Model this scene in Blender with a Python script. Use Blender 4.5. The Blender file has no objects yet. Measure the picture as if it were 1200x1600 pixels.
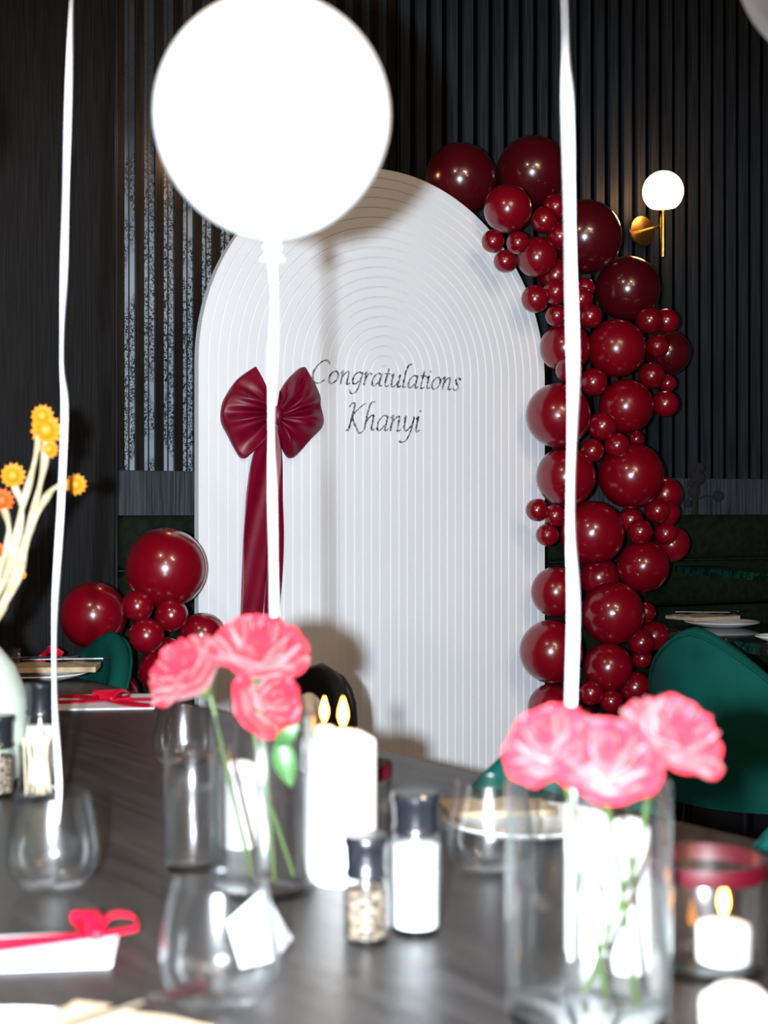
import bpy, math, random
from mathutils import Vector, Matrix
R = random.Random(7)
PI = math.pi
sc = bpy.context.scene
COL = sc.collection

# ------------------------------------------------------------------ camera
F = 50 / 36 * 1600
CH = 1.135
cam_d = bpy.data.cameras.new('camera'); cam = bpy.data.objects.new('camera', cam_d); COL.objects.link(cam)
cam.location = (0, 0, CH); cam.rotation_euler = (PI / 2, 0, 0)
cam_d.sensor_fit = 'VERTICAL'; cam_d.sensor_height = 36; cam_d.lens = 50
cam_d.clip_start = 0.05
cam_d.dof.use_dof = True; cam_d.dof.focus_distance = 4.35; cam_d.dof.aperture_fstop = 5.0
sc.camera = cam

# ------------------------------------------------------------------ world, lights, exposure
w = bpy.data.worlds.new('world'); sc.world = w; w.use_nodes = True
w.node_tree.nodes['Background'].inputs[0].default_value = (0.55, 0.75, 1.0, 1)
w.node_tree.nodes['Background'].inputs[1].default_value = 0.012
vs = sc.view_settings
vs.view_transform = 'Standard'; vs.look = 'None'; vs.gamma = 1.0; vs.exposure = 0.0; vs.use_curve_mapping = False
sc.cycles.use_denoising = True
sc.cycles.transparent_max_bounces = 40
sc.cycles.max_bounces = 10
sc.cycles.sample_clamp_indirect = 6
sc.cycles.sample_clamp_direct = 60
sc.cycles.caustics_reflective = False
sc.cycles.caustics_refractive = False

def point(name, loc, power, color, radius):
    l = bpy.data.lights.new(name, 'POINT'); l.energy = power; l.color = color; l.shadow_soft_size = radius
    o = bpy.data.objects.new(name, l); o.location = loc; COL.objects.link(o); return o
# the photographer's flash, on the camera turned upright: it sits to the left of the lens
fl = bpy.data.lights.new('camera_flash', 'SPOT'); fl.energy = 640; fl.color = (0.86, 0.95, 1.05); fl.shadow_soft_size = 0.016
fl.spot_size = math.radians(57); fl.spot_blend = 0.6
fo = bpy.data.objects.new('camera_flash', fl); fo.location = (-0.088, 0.0, 1.14); fo.rotation_euler = (math.radians(90 - 3), 0, 0); COL.objects.link(fo)
# the restaurant's warm ceiling lamps, above and behind the photographer
for (x, y, z, p) in ((0.9, 0.9, 2.9, 54), (1.5, 0.3, 2.9, 42), (-0.9, 1.2, 2.95, 46), (0.2, -1.0, 2.6, 54), (1.6, -0.9, 2.5, 48)):
    point('ceiling_lamp', (x, y, z), p, (1.0, 0.76, 0.54), 0.035)
for k in range(5):
    point('pendant_bulb', (1.5 + k * 0.12, -0.4, 2.2), 5, (1.0, 0.32, 0.05), 0.015)

# ------------------------------------------------------------------ helpers
def P(px, py, d):
    return Vector(((px - 600) / F * d, d, CH - (py - 800) / F * d))
def T(px, py, z=0.75):
    d = (CH - z) * F / (py - 800)
    return Vector(((px - 600) / F * d, d, z))

class G:
    def __init__(s): s.v = []; s.f = []
    def add(s, v, f):
        n = len(s.v); s.v += [tuple(p) for p in v]; s.f += [tuple(i + n for i in q) for q in f]; return s
    def box(s, c, d, rz=0.0, bev=0.0):
        x, y, z = [k / 2 for k in d]
        cr, sr = math.cos(rz), math.sin(rz)
        def tr(p): return (c[0] + p[0] * cr - p[1] * sr, c[1] + p[0] * sr + p[1] * cr, c[2] + p[2])
        if bev <= 0:
            v = [tr((sx * x, sy * y, sz * z)) for sz in (-1, 1) for sx, sy in ((-1, -1), (1, -1), (1, 1), (-1, 1))]
            return s.add(v, [(3, 2, 1, 0), (4, 5, 6, 7), (0, 1, 5, 4), (1, 2, 6, 5), (2, 3, 7, 6), (3, 0, 4, 7)])
        b = bev; v = []
        for (zz, ins) in ((-z, b), (-z + b, 0), (z - b, 0), (z, b)):
            for (px, py) in ((-x + ins, -y + b), (-x + b, -y + ins), (x - b, -y + ins), (x - ins, -y + b),
                             (x - ins, y - b), (x - b, y - ins), (-x + b, y - ins), (-x + ins, y - b)):
                if ins: px = max(-x + b, min(x - b, px)); py = max(-y + b, min(y - b, py))
                v.append(tr((px, py, zz)))
        f = [tuple(range(7, -1, -1)), tuple(range(24, 32))]
        for r in range(3):
            for i in range(8):
                j = (i + 1) % 8; f.append((r * 8 + i, r * 8 + j, r * 8 + 8 + j, r * 8 + 8 + i))
        return s.add(v, f)
    def grid(s, rows, closed=False, flip=False):
        n = len(rows[0]); v = [p for r in rows for p in r]; f = []
        for a in range(len(rows) - 1):
            for b in range(n if closed else n - 1):
                c = (b + 1) % n
                q = (a * n + b, a * n + c, (a + 1) * n + c, (a + 1) * n + b)
                f.append(q[::-1] if flip else q)
        return s.add(v, f)
    def lathe(s, prof, n=40, c=(0, 0, 0), capb=True, capt=True, sx=1, sy=1):
        rows = [[(c[0] + r * sx * math.cos(2 * PI * k / n), c[1] + r * sy * math.sin(2 * PI * k / n), c[2] + z) for k in range(n)] for r, z in prof]
        m = len(s.v); s.grid(rows, True)
        if capb: s.f.append(tuple(m + k for k in range(n - 1, -1, -1)))
        if capt: s.f.append(tuple(m + (len(prof) - 1) * n + k for k in range(n)))
        return s
    def tube(s, pts, rad, n=8, caps=True):
        pts = [Vector(p) for p in pts]
        if not hasattr(rad, '__len__'): rad = [rad] * len(pts)
        rows = []; up = None
        for i, p in enumerate(pts):
            t = (pts[min(i + 1, len(pts) - 1)] - pts[max(i - 1, 0)]).normalized()
            if up is None:
                a = Vector((0, 0, 1)) if abs(t.z) < 0.9 else Vector((1, 0, 0))
                up = t.cross(a).normalized()
            up = (up - t * up.dot(t)).normalized(); bn = t.cross(up)
            rows.append([p + (up * math.cos(2 * PI * k / n) + bn * math.sin(2 * PI * k / n)) * rad[i] for k in range(n)])
        m = len(s.v); s.grid(rows, True)
        if caps:
            s.f.append(tuple(m + k for k in range(n - 1, -1, -1))); s.f.append(tuple(m + (len(pts) - 1) * n + k for k in range(n)))
        return s
    def sphere(s, c, r, n=24, m=14, sc3=(1, 1, 1)):
        prof = [(math.sin(PI * (i + 0.5 * (i == 0) * 0.1 - 0.05 * (i == m)) / m), -math.cos(PI * i / m)) for i in range(m + 1)]
        rows = [[(c[0] + max(a, 0.002) * r * sc3[0] * math.cos(2 * PI * k / n), c[1] + max(a, 0.002) * r * sc3[1] * math.sin(2 * PI * k / n), c[2] + z * r * sc3[2]) for k in range(n)] for a, z in prof]
        return s.grid(rows, True)
    def slab(s, top, thick):      # top: outline of Vectors (counter-clockwise), extruded downwards
        n = len(top); v = [tuple(p) for p in top] + [(p[0], p[1], p[2] - thick) for p in top]
        f = [tuple(range(n)), tuple(range(2 * n - 1, n - 1, -1))] + [(i, i + n, (i + 1) % n + n, (i + 1) % n) for i in range(n)]
        return s.add(v, f)

def catmull(pts, m=8):
    pts = [Vector(p) for p in pts]; out = []
    for i in range(len(pts) - 1):
        a = pts[max(i - 1, 0)]; b = pts[i]; c = pts[i + 1]; d = pts[min(i + 2, len(pts) - 1)]
        for k in range(m):
            t = k / m
            out.append(0.5 * ((2 * b) + (c - a) * t + (2 * a - 5 * b + 4 * c - d) * t * t + (3 * b - a - 3 * c + d) * t ** 3))
    out.append(pts[-1]); return out

def mesh(name, g, mat, smooth=True, angle=40):
    me = bpy.data.meshes.new(name); me.from_pydata(g.v, [], g.f)
    if mat: me.materials.append(mat)
    if smooth:
        me.polygons.foreach_set('use_smooth', [True] * len(me.polygons))
        me.set_sharp_from_angle(angle=math.radians(angle))
    me.update(); return me
def obj(name, g, mat, parent=None, loc=(0, 0, 0), rz=0.0, smooth=True, angle=40, label=None, cat=None, group=None, kind=None):
    me = g if isinstance(g, bpy.types.Mesh) else mesh(name, g, mat, smooth, angle)
    o = bpy.data.objects.new(name, me); COL.objects.link(o); o.location = loc; o.rotation_euler = (0, 0, rz)
    if parent: o.parent = parent
    tag(o, label, cat, group, kind); return o
def tag(o, label=None, cat=None, group=None, kind=None):
    if label: o['label'] = label
    if cat: o['category'] = cat
    if group: o['group'] = group
    if kind: o['kind'] = kind
    return o
def thing(name, label, cat, loc=(0, 0, 0), rz=0.0, group=None):
    o = bpy.data.objects.new(name, None); COL.objects.link(o); o.location = loc; o.rotation_euler = (0, 0, rz)
    o.empty_display_size = 0.05
    return tag(o, label, cat, group)
def kids(o): return [c for c in COL.objects if c.parent == o]
def copy_tree(o, loc, rz=0.0, label=None, group=None, scale=None):
    c = o.copy(); COL.objects.link(c); c.location = loc; c.rotation_euler = (0, 0, rz)
    if label: c['label'] = label
    if group: c['group'] = group
    if scale: c.scale = scale
    for ch in kids(o):
        d = ch.copy(); COL.objects.link(d); d.parent = c
        for g2 in kids(ch):
            e = g2.copy(); COL.objects.link(e); e.parent = d
    return c

# ------------------------------------------------------------------ materials
def mat(name, base=(0.5, 0.5, 0.5), rough=0.5, metal=0.0, spec=0.5, coat=0.0, coat_r=0.05, sheen=0.0, emit=None, estr=0.0, sss=0.0, trans=0.0, ior=1.5):
    m = bpy.data.materials.new(name); m.use_nodes = True
    b = m.node_tree.nodes['Principled BSDF']; i = b.inputs
    i['Base Color'].default_value = (*base, 1); i['Roughness'].default_value = rough; i['Metallic'].default_value = metal
    i['Specular IOR Level'].default_value = spec; i['Coat Weight'].default_value = coat; i['Coat Roughness'].default_value = coat_r
    i['Sheen Weight'].default_value = sheen; i['IOR'].default_value = ior; i['Transmission Weight'].default_value = trans
    if sss: i['Subsurface Weight'].default_value = sss; i['Subsurface Radius'].default_value = (0.02, 0.012, 0.008)
    if emit: i['Emission Color'].default_value = (*emit, 1); i['Emission Strength'].default_value = estr
    return m
def nd(m, t, **kw):
    n = m.node_tree.nodes.new(t)
    for k, v in kw.items():
        if hasattr(n, k): setattr(n, k, v)
        else: n.inputs[k].default_value = v
    return n
def lk(m, a, b): m.node_tree.links.new(a, b)
def noise_color(m, c1, c2, scale=(1, 1, 1), nscale=5.0, detail=6, lo=0.35, hi=0.65, bump=0.0, bdist=0.002, rough=None, rot=0.0, coord='Object', dist=0.0):
    b = m.node_tree.nodes['Principled BSDF']
    tc = nd(m, 'ShaderNodeTexCoord'); mp = nd(m, 'ShaderNodeMapping'); mp.inputs['Scale'].default_value = scale; mp.inputs['Rotation'].default_value = (0, 0, rot)
    lk(m, tc.outputs[coord], mp.inputs[0])
    n = nd(m, 'ShaderNodeTexNoise'); n.inputs['Scale'].default_value = nscale; n.inputs['Detail'].default_value = detail; n.inputs['Distortion'].default_value = dist
    lk(m, mp.outputs[0], n.inputs['Vector'])
    r = nd(m, 'ShaderNodeValToRGB'); e = r.color_ramp.elements
    e[0].position = lo; e[0].color = (*c1, 1); e[1].position = hi; e[1].color = (*c2, 1)
    lk(m, n.outputs[0], r.inputs[0]); lk(m, r.outputs[0], b.inputs['Base Color'])
    if bump:
        bp = nd(m, 'ShaderNodeBump'); bp.inputs['Strength'].default_value = bump; bp.inputs['Distance'].default_value = bdist
        lk(m, n.outputs[0], bp.inputs['Height']); lk(m, bp.outputs[0], b.inputs['Normal'])
    if rough:
        mr = nd(m, 'ShaderNodeMapRange'); mr.inputs['To Min'].default_value = rough[0]; mr.inputs['To Max'].default_value = rough[1]
        lk(m, n.outputs[0], mr.inputs[0]); lk(m, mr.outputs[0], b.inputs['Roughness'])
    return m
def glass_mat(name, tint=(0.985, 0.99, 0.99), edge=(0.80, 0.84, 0.85), lo=0.055, hi=0.7, rough=0.03, power=3.2):
    m = bpy.data.materials.new(name); m.use_nodes = True; nt = m.node_tree; nt.nodes.clear()
    out = nd(m, 'ShaderNodeOutputMaterial'); mx = nd(m, 'ShaderNodeMixShader'); tr = nd(m, 'ShaderNodeBsdfTransparent'); gl = nd(m, 'ShaderNodeBsdfGlossy')
    gl.inputs['Roughness'].default_value = rough; gl.inputs['Color'].default_value = (1, 1, 1, 1)
    g2 = nd(m, 'ShaderNodeBsdfGlossy'); g2.inputs['Roughness'].default_value = 0.22; gm = nd(m, 'ShaderNodeMixShader'); gm.inputs[0].default_value = 0.45
    lk(m, gl.outputs[0], gm.inputs[1]); lk(m, g2.outputs[0], gm.inputs[2])
    lw = nd(m, 'ShaderNodeLayerWeight'); lw.inputs['Blend'].default_value = 0.5
    pw = nd(m, 'ShaderNodeMath', operation='POWER'); pw.inputs[1].default_value = power; lk(m, lw.outputs['Facing'], pw.inputs[0])
    mr = nd(m, 'ShaderNodeMapRange'); mr.inputs['To Min'].default_value = lo; mr.inputs['To Max'].default_value = hi; lk(m, pw.outputs[0], mr.inputs[0])
    cm = nd(m, 'ShaderNodeMix', data_type='RGBA'); cm.inputs[6].default_value = (*tint, 1); cm.inputs[7].default_value = (*edge, 1)
    lk(m, pw.outputs[0], cm.inputs[0]); lk(m, cm.outputs[2], tr.inputs[0])
    lk(m, mr.outputs[0], mx.inputs[0]); lk(m, tr.outputs[0], mx.inputs[1]); lk(m, gm.outputs[0], mx.inputs[2]); lk(m, mx.outputs[0], out.inputs[0])
    return m

M = {}
M['glass'] = glass_mat('clear_glass')
M['water'] = glass_mat('water', (0.985, 0.99, 0.99), (0.88, 0.91, 0.92), 0.02, 0.4)
M['board'] = noise_color(mat('white_painted_board', rough=0.45), (0.72, 0.755, 0.785), (0.76, 0.79, 0.82), nscale=2.5)
M['balloon'] = mat('burgundy_latex', (0.165, 0.0008, 0.007), rough=0.24, spec=0.6, coat=0.6, coat_r=0.05)
M['balloon_dark'] = mat('deep_burgundy_latex', (0.062, 0.0022, 0.005), rough=0.22, spec=0.6, coat=0.7, coat_r=0.04)
M['white_latex'] = mat('white_latex', (0.86, 0.87, 0.88), rough=0.35, spec=0.5)
M['ribbon_white'] = mat('white_curling_ribbon', (0.85, 0.86, 0.9), rough=0.3)
M['satin'] = noise_color(mat('burgundy_satin', rough=0.4, spec=0.32), (0.13, 0.0006, 0.013), (0.17, 0.0008, 0.018), nscale=30)
M['red_ribbon'] = mat('red_satin_ribbon', (0.40, 0.003, 0.02), rough=0.35, spec=0.4)
M['dark_ribbon'] = mat('dark_red_ribbon', (0.05, 0.0004, 0.004), rough=0.45, spec=0.3)
M['wood_pier'] = noise_color(mat('black_stained_wood', spec=0.12), (0.0015, 0.0015, 0.0018), (0.0125, 0.0125, 0.0135), scale=(40, 40, 1.1), nscale=5.5, detail=8, lo=0.3, hi=0.72, bump=0.35, bdist=0.003, rough=(0.45, 0.7), dist=0.4)
M['slat'] = noise_color(mat('dark_slat_wood', spec=0.1), (0.012, 0.015, 0.019), (0.029, 0.035, 0.042), scale=(30, 30, 0.7), nscale=6, detail=6, bump=0.2, rough=(0.35, 0.55))
M['slat_brown'] = noise_color(mat('brown_black_slat_wood', spec=0.35), (0.0055, 0.0045, 0.004), (0.011, 0.009, 0.008), scale=(30, 30, 0.7), nscale=6, bump=0.1, rough=(0.2, 0.36))
M['rail'] = noise_color(mat('dark_rail_wood', spec=0.12), (0.018, 0.024, 0.030), (0.060, 0.072, 0.084), scale=(30, 30, 0.8), nscale=5, bump=0.2, rough=(0.45, 0.6))
M['backing'] = mat('black_backing', (0.0012, 0.0015, 0.0025), rough=0.9, spec=0.0)
M['brass'] = mat('brushed_brass', (0.72, 0.46, 0.14), rough=0.25, metal=1.0)
M['globe'] = mat('opal_globe', (0.9, 0.85, 0.8), rough=0.3, emit=(1.0, 0.50, 0.22), estr=17)
M['velvet'] = noise_color(mat('green_velvet', rough=0.8, sheen=0.0, spec=0.1), (0.001, 0.046, 0.036), (0.002, 0.064, 0.052), nscale=9, bump=0.1)
M['black_velvet'] = mat('black_upholstery', (0.006, 0.007, 0.007), rough=0.5)
M['bench'] = noise_color(mat('dark_green_upholstery', rough=0.9, sheen=0.0, spec=0.08), (0.005, 0.009, 0.005), (0.010, 0.016, 0.010), nscale=40, bump=0.2)
M['black_metal'] = mat('black_metal', (0.01, 0.01, 0.012), rough=0.4)
M['table'] = None
M['floor'] = noise_color(mat('dark_floor', rough=0.5), (0.008, 0.007, 0.006), (0.02, 0.017, 0.013), scale=(1, 1, 1), nscale=8)
M['ceiling'] = mat('dark_ceiling', (0.01, 0.01, 0.012), rough=0.8)
M['marble'] = noise_color(mat('green_marble', rough=0.12, coat=0.5), (0.002, 0.012, 0.010), (0.012, 0.085, 0.060), nscale=30, detail=10, lo=0.4, hi=0.75, dist=1.2)
M['marble_top'] = noise_color(mat('dark_marble_top', rough=0.08), (0.004, 0.006, 0.006), (0.012, 0.018, 0.016), nscale=12)
M['navy'] = mat('navy_metal', (0.004, 0.006, 0.022), rough=0.35)
M['china'] = mat('white_china', (0.80, 0.80, 0.78), rough=0.12)
M['napkin'] = noise_color(mat('beige_linen', rough=0.85), (0.36, 0.27, 0.17), (0.46, 0.36, 0.24), nscale=80, bump=0.1)
M['napkin_white'] = mat('white_linen', (0.75, 0.74, 0.72), rough=0.8)
M['steel'] = mat('polished_steel', (0.6, 0.6, 0.62), rough=0.18, metal=1.0)
M['wax'] = mat('white_wax', (0.88, 0.86, 0.82), rough=0.5, sss=0.15)
M['wick'] = mat('wick', (0.02, 0.015, 0.01), rough=0.9)
M['flame'] = mat('flame', (1, 0.5, 0.1), emit=(1.0, 0.36, 0.05), estr=24)
M['black_plastic'] = mat('black_plastic', (0.008, 0.009, 0.012), rough=0.3, coat=0.3)
M['salt'] = noise_color(mat('salt', rough=0.8), (0.72, 0.72, 0.72), (0.9, 0.9, 0.9), nscale=250)
M['pepper'] = noise_color(mat('peppercorns', rough=0.7), (0.02, 0.014, 0.01), (0.25, 0.19, 0.13), nscale=210, detail=2, lo=0.42, hi=0.58, bump=0.4)
M['paper'] = mat('white_card', (0.72, 0.72, 0.76), rough=0.6)
M['toothpick'] = mat('pale_wood', (0.75, 0.62, 0.42), rough=0.7)
M['stem'] = mat('green_stem', (0.050, 0.085, 0.018), rough=0.5)
M['leaf'] = mat('green_leaf', (0.035, 0.10, 0.026), rough=0.45)
M['petal'] = noise_color(mat('pink_red_petal', rough=0.55, sheen=0.2, sss=0.0), (0.35, 0.0030, 0.013), (0.49, 0.0105, 0.032), nscale=14, detail=3)
M['sage'] = mat('sage_ceramic', (0.34, 0.39, 0.33), rough=0.4)
M['straw'] = mat('yellow_bract', (0.55, 0.20, 0.002), rough=0.6)
M['straw_orange'] = mat('orange_bract', (0.55, 0.08, 0.003), rough=0.6)
M['twig'] = noise_color(mat('pale_dried_stem', rough=0.8), (0.30, 0.23, 0.12), (0.46, 0.39, 0.27), nscale=40)
M['dark_silhouette'] = mat('matt_black_silhouette', (0.004, 0.004, 0.005), rough=0.9)
M['silver'] = mat('silver_mirror_vinyl', (0.50, 0.50, 0.54), rough=0.3, metal=0.6)
def _silver():
    m = M['silver']; b = m.node_tree.nodes['Principled BSDF']
    tc = nd(m, 'ShaderNodeTexCoord'); v = nd(m, 'ShaderNodeTexVoronoi'); v.inputs['Scale'].default_value = 140
    lk(m, tc.outputs['Object'], v.inputs['Vector'])
    bp = nd(m, 'ShaderNodeBump'); bp.inputs['Strength'].default_value = 1.0; bp.inputs['Distance'].default_value = 0.03
    rp = nd(m, 'ShaderNodeValToRGB'); e = rp.color_ramp.elements; e[0].position = 0.25; e[0].color = (0.10, 0.09, 0.11, 1); e[1].position = 0.7; e[1].color = (0.85, 0.86, 0.9, 1); lk(m, v.outputs['Color'], rp.inputs[0]); lk(m, rp.outputs[0], b.inputs['Base Color'])
    lk(m, v.outputs['Color'], bp.inputs['Height']); lk(m, bp.outputs[0], b.inputs['Normal'])
_silver()
def _table():
    m = mat('dark_oak_tabletop', rough=0.36, spec=0.42); b = m.node_tree.nodes['Principled BSDF']
    tc = nd(m, 'ShaderNodeTexCoord'); mp = nd(m, 'ShaderNodeMapping'); mp.inputs['Scale'].default_value = (1.1, 22, 6)
    lk(m, tc.outputs['Object'], mp.inputs[0])
    n = nd(m, 'ShaderNodeTexNoise'); n.inputs['Scale'].default_value = 3.2; n.inputs['Detail'].default_value = 8; n.inputs['Distortion'].default_value = 0.5
    lk(m, mp.outputs[0], n.inputs['Vector'])
    r = nd(m, 'ShaderNodeValToRGB'); e = r.color_ramp.elements
    e[0].position = 0.30; e[0].color = (0.013, 0.011, 0.010, 1); e[1].position = 0.72; e[1].color = (0.036, 0.032, 0.030, 1)
    lk(m, n.outputs[0], r.inputs[0]); lk(m, r.outputs[0], b.inputs['Base Color'])
    bp = nd(m, 'ShaderNodeBump'); bp.inputs['Strength'].default_value = 0.25; bp.inputs['Distance'].default_value = 0.002
    lk(m, n.outputs[0], bp.inputs['Height']); lk(m, bp.outputs[0], b.inputs['Normal'])
    mr = nd(m, 'ShaderNodeMapRange'); mr.inputs['To Min'].default_value = 0.30; mr.inputs['To Max'].default_value = 0.48
    lk(m, n.outputs[0], mr.inputs[0]); lk(m, mr.outputs[0], b.inputs['Roughness'])
    return m
M['table'] = _table()
def _pattern():
    # blue-grey damask paper behind the left slats: scroll print with plain bands
    m = mat('blue_grey_damask_paper', rough=0.55, spec=0.3); b = m.node_tree.nodes['Principled BSDF']
    tc = nd(m, 'ShaderNodeTexCoord'); mp = nd(m, 'ShaderNodeMapping'); mp.inputs['Scale'].default_value = (1, 1, 0.8); lk(m, tc.outputs['Object'], mp.inputs[0])
    n = nd(m, 'ShaderNodeTexNoise'); n.inputs['Scale'].default_value = 95; n.inputs['Detail'].default_value = 4; n.inputs['Distortion'].default_value = 2.2; lk(m, mp.outputs[0], n.inputs['Vector'])
    r = nd(m, 'ShaderNodeValToRGB'); e = r.color_ramp.elements; e[0].position = 0.46; e[1].position = 0.53; e[0].color = (0, 0, 0, 1); e[1].color = (1, 1, 1, 1)
    lk(m, n.outputs[0], r.inputs[0])
    n2 = nd(m, 'ShaderNodeTexNoise'); n2.inputs['Scale'].default_value = 5.5; n2.inputs['Detail'].default_value = 1; lk(m, mp.outputs[0], n2.inputs['Vector'])
    r2 = nd(m, 'ShaderNodeValToRGB'); e = r2.color_ramp.elements; e[0].position = 0.56; e[1].position = 0.60; lk(m, n2.outputs[0], r2.inputs[0])
    mx = nd(m, 'ShaderNodeMath', operation='MAXIMUM'); lk(m, r.outputs[0], mx.inputs[0]); lk(m, r2.outputs[0], mx.inputs[1])
    # flash falloff painted in: the print colour darkens towards the top
    sx = nd(m, 'ShaderNodeSeparateXYZ'); lk(m, tc.outputs['Object'], sx.inputs[0])
    mr = nd(m, 'ShaderNodeMapRange'); mr.inputs['From Min'].default_value = 1.85; mr.inputs['From Max'].default_value = 2.3; mr.inputs['To Min'].default_value = 1.0; mr.inputs['To Max'].default_value = 0.04
    lk(m, sx.outputs[2], mr.inputs[0])
    mu = nd(m, 'ShaderNodeMath', operation='MULTIPLY'); lk(m, mx.outputs[0], mu.inputs[0]); lk(m, mr.outputs[0], mu.inputs[1])
    c = nd(m, 'ShaderNodeMix', data_type='RGBA'); c.inputs[6].default_value = (0.008, 0.014, 0.02, 1); c.inputs[7].default_value = (0.27, 0.34, 0.39, 1)
    lk(m, mu.outputs[0], c.inputs[0]); lk(m, c.outputs[2], b.inputs['Base Color'])
    return m
M['damask'] = _pattern()

# ------------------------------------------------------------------ setting: slatted wall, pier, floor, ceiling
WA = math.radians(28); WC, WS = math.cos(WA), math.sin(WA); WY = 4.75
def W(s, z, out=0.0):
    return Vector((s * WC + out * WS, WY + s * WS - out * WC, z))
def wall_box(g, s0, s1, z0, z1, o0, o1, bev=0.0):
    c = W((s0 + s1) / 2, (z0 + z1) / 2, (o0 + o1) / 2)
    return g.box(c, (s1 - s0, abs(o1 - o0), z1 - z0), WA, bev)
obj('floor', G().box((0.4, 2.6, -0.05), (9, 9, 0.1)), M['floor'], kind='structure')
obj('ceiling', G().box((0.4, 2.6, 3.25), (9, 9, 0.1)), M['ceiling'], kind='structure')
wall = obj('wall_back', wall_box(G(), -3.6, 3.6, 0, 3.2, -0.16, -0.04), M['backing'], kind='structure', smooth=False)
S0 = -0.985; PER = 0.0626
obj('wallpaper', wall_box(G(), -1.2, 0.05, 1.2, 3.2, -0.04, -0.020), M['damask'], wall, smooth=False)
slat_me = None
ns = 0
for k in range(0, 62):
    s = S0 + 0.016 + k * PER
    if s > 2.75: break
    left = s < 0.05
    wd = 0.027 if left else 0.036
    g = wall_box(G(), s - wd / 2, s + wd / 2, 1.255, 3.2, -0.039, -0.006 if left else -0.024)
    obj('slat', g, M['slat_brown'] if left else M['slat'], wall, smooth=False)
    if left:
        obj('glazing_rod', wall_box(G(), s + PER / 2 - 0.002, s + PER / 2 + 0.002, 1.255, 3.2, -0.021, -0.017), M['black_metal'], wall, smooth=False)
obj('rail', wall_box(G(), -0.97, 2.8, 1.11, 1.262, -0.035, 0.006, 0.003), M['rail'], wall, smooth=False)
obj('lower_panel', wall_box(G(), -0.97, 2.8, 0, 1.11, -0.035, -0.005), M['rail'], wall, smooth=False)

pier = obj('wall_left', wall_box(G(), -3.2, -0.968, 0, 3.2, -0.04, 0.15, 0.004), M['wood_pier'], kind='structure', smooth=False)
obj('corner_bead', wall_box(G(), -0.967, -0.958, 0, 3.2, -0.03, 0.135, 0.002), M['slat'], pier, smooth=False)

# bench along the wall
bench = thing('wall_bench', 'long dark green upholstered wall bench with horizontal channels under the slatted wall', 'bench', W(0.9, 0))
def bb(name, s0, s1, z0, z1, o0, o1, m, bev=0.02):
    g = G(); wall_box(g, s0, s1, z0, z1, o0, o1, bev)
    o = obj(name, g, m, bench, angle=60); off = W(0.9, 0)
    for v in o.data.vertices: v.co -= off
    return o
bb('plinth', 0.64, 2.8, 0.0, 0.22, 0.03, 0.46, M['black_metal'], 0.005)
bb('seat', 0.62, 2.8, 0.22, 0.46, 0.01, 0.52, M['bench'], 0.04)
for k, (z0, z1, o) in enumerate(((0.47, 0.62, 0.15), (0.625, 0.79, 0.14), (0.795, 0.955, 0.125), (0.96, 1.125, 0.11))):
    bb('back_channel', -0.94, 2.8, z0, z1, 0.01, o, M['bench'], 0.018)

# sconces
def sconce(loc_s, z, label):
    t = thing('wall_lamp', label, 'wall lamp', W(loc_s, z, 0.0), WA)
    prof = [(0.0005, 0), (0.036, 0), (0.038, 0.004), (0.036, 0.009), (0.0005, 0.012)]
    g = G(); n = 40
    rows = [[(r * 1.5 * math.cos(2 * PI * k / n), -zz, r * 1.5 * math.sin(2 * PI * k / n)) for k in range(n)] for r, zz in prof]
    g.grid(rows, True); obj('wall_plate', g, M['brass'], t)
    obj('arm', G().tube([(0, -0.008, 0), (0.0, -0.125, 0)], 0.0045, 10), M['brass'], t)
    g = G().tube([(0, -0.125, -0.115), (0, -0.125, 0.04)], 0.0095, 16)
    obj('rod', g, M['brass'], t)
    obj('stem', G().tube([(0, -0.125, 0.04), (0, -0.125, 0.066)], 0.004, 10), M['brass'], t)
    a0 = math.radians(40); r = 0.0735
    prof = [(0.0005, 0.066)] + [(r * math.sin(a), 0.066 + r * math.cos(a0) - r * math.cos(a)) for a in [a0 + (PI - a0) * i / 20 for i in range(20)]] + [(0.0006, 0.066 + r * math.cos(a0) + r)]
    gg = G().lathe(prof, 36, (0, -0.125, 0))
    obj('globe', gg, M['globe'], t)
    return t
def s_of(px, out=0.0):
    u = (px - 600) / F      # s with (s*WC+out*WS) = u*(WY+s*WS-out*WC)
    return (u * (WY - out * WC) - out * WS) / (WC - u * WS)
s_sc = s_of(1036, 0.125)
zs = CH + (800 - 352) / F * W(s_sc, 0, 0.125).y
sconce(s_sc, zs, 'lit brass wall lamp with a round opal globe right of the balloon garland')
s2 = s_of(335, 0.125)
sconce(s2, zs - 0.02, 'brass wall lamp with opal globe hidden behind the large white balloon')

# ------------------------------------------------------------------ arched backdrop board
BA = math.radians(32); BC, BS = math.cos(BA), math.sin(BA); BY = 4.2; BX = 0.004; BR = 0.60
BZC = CH + (800 - 582) / F * BY
def board_px(px, py, out=0.0):       # local (s, out, z) of the board surface seen at a pixel
    u = (px - 600) / F
    s = (u * (BY - out * BC) - BX - out * BS) / (BC - u * BS)
    y = BY + s * BS - out * BC
    return s, CH - (py - 800) / F * y
board = thing('arch_backdrop', 'white arched backdrop board with concentric ribs and silver lettering', 'backdrop', (BX, BY, 0), BA)
NR = 21; per = BR / (NR - 0.35)
prof = [(0.0, 0.0)]
for k in range(NR):
    r0 = k * per - per * 0.35 * 1
    for t, h in ((0.0, -0.0046), (0.095, 0.0), (0.5, 0.0), (0.905, 0.0)):
        r = r0 + t * per
        if r > 0.0005 and r < BR - 0.002: prof.append((r, h))
prof += [(BR - 0.003, 0.0), (BR, -0.003), (BR, -0.03)]
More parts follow.
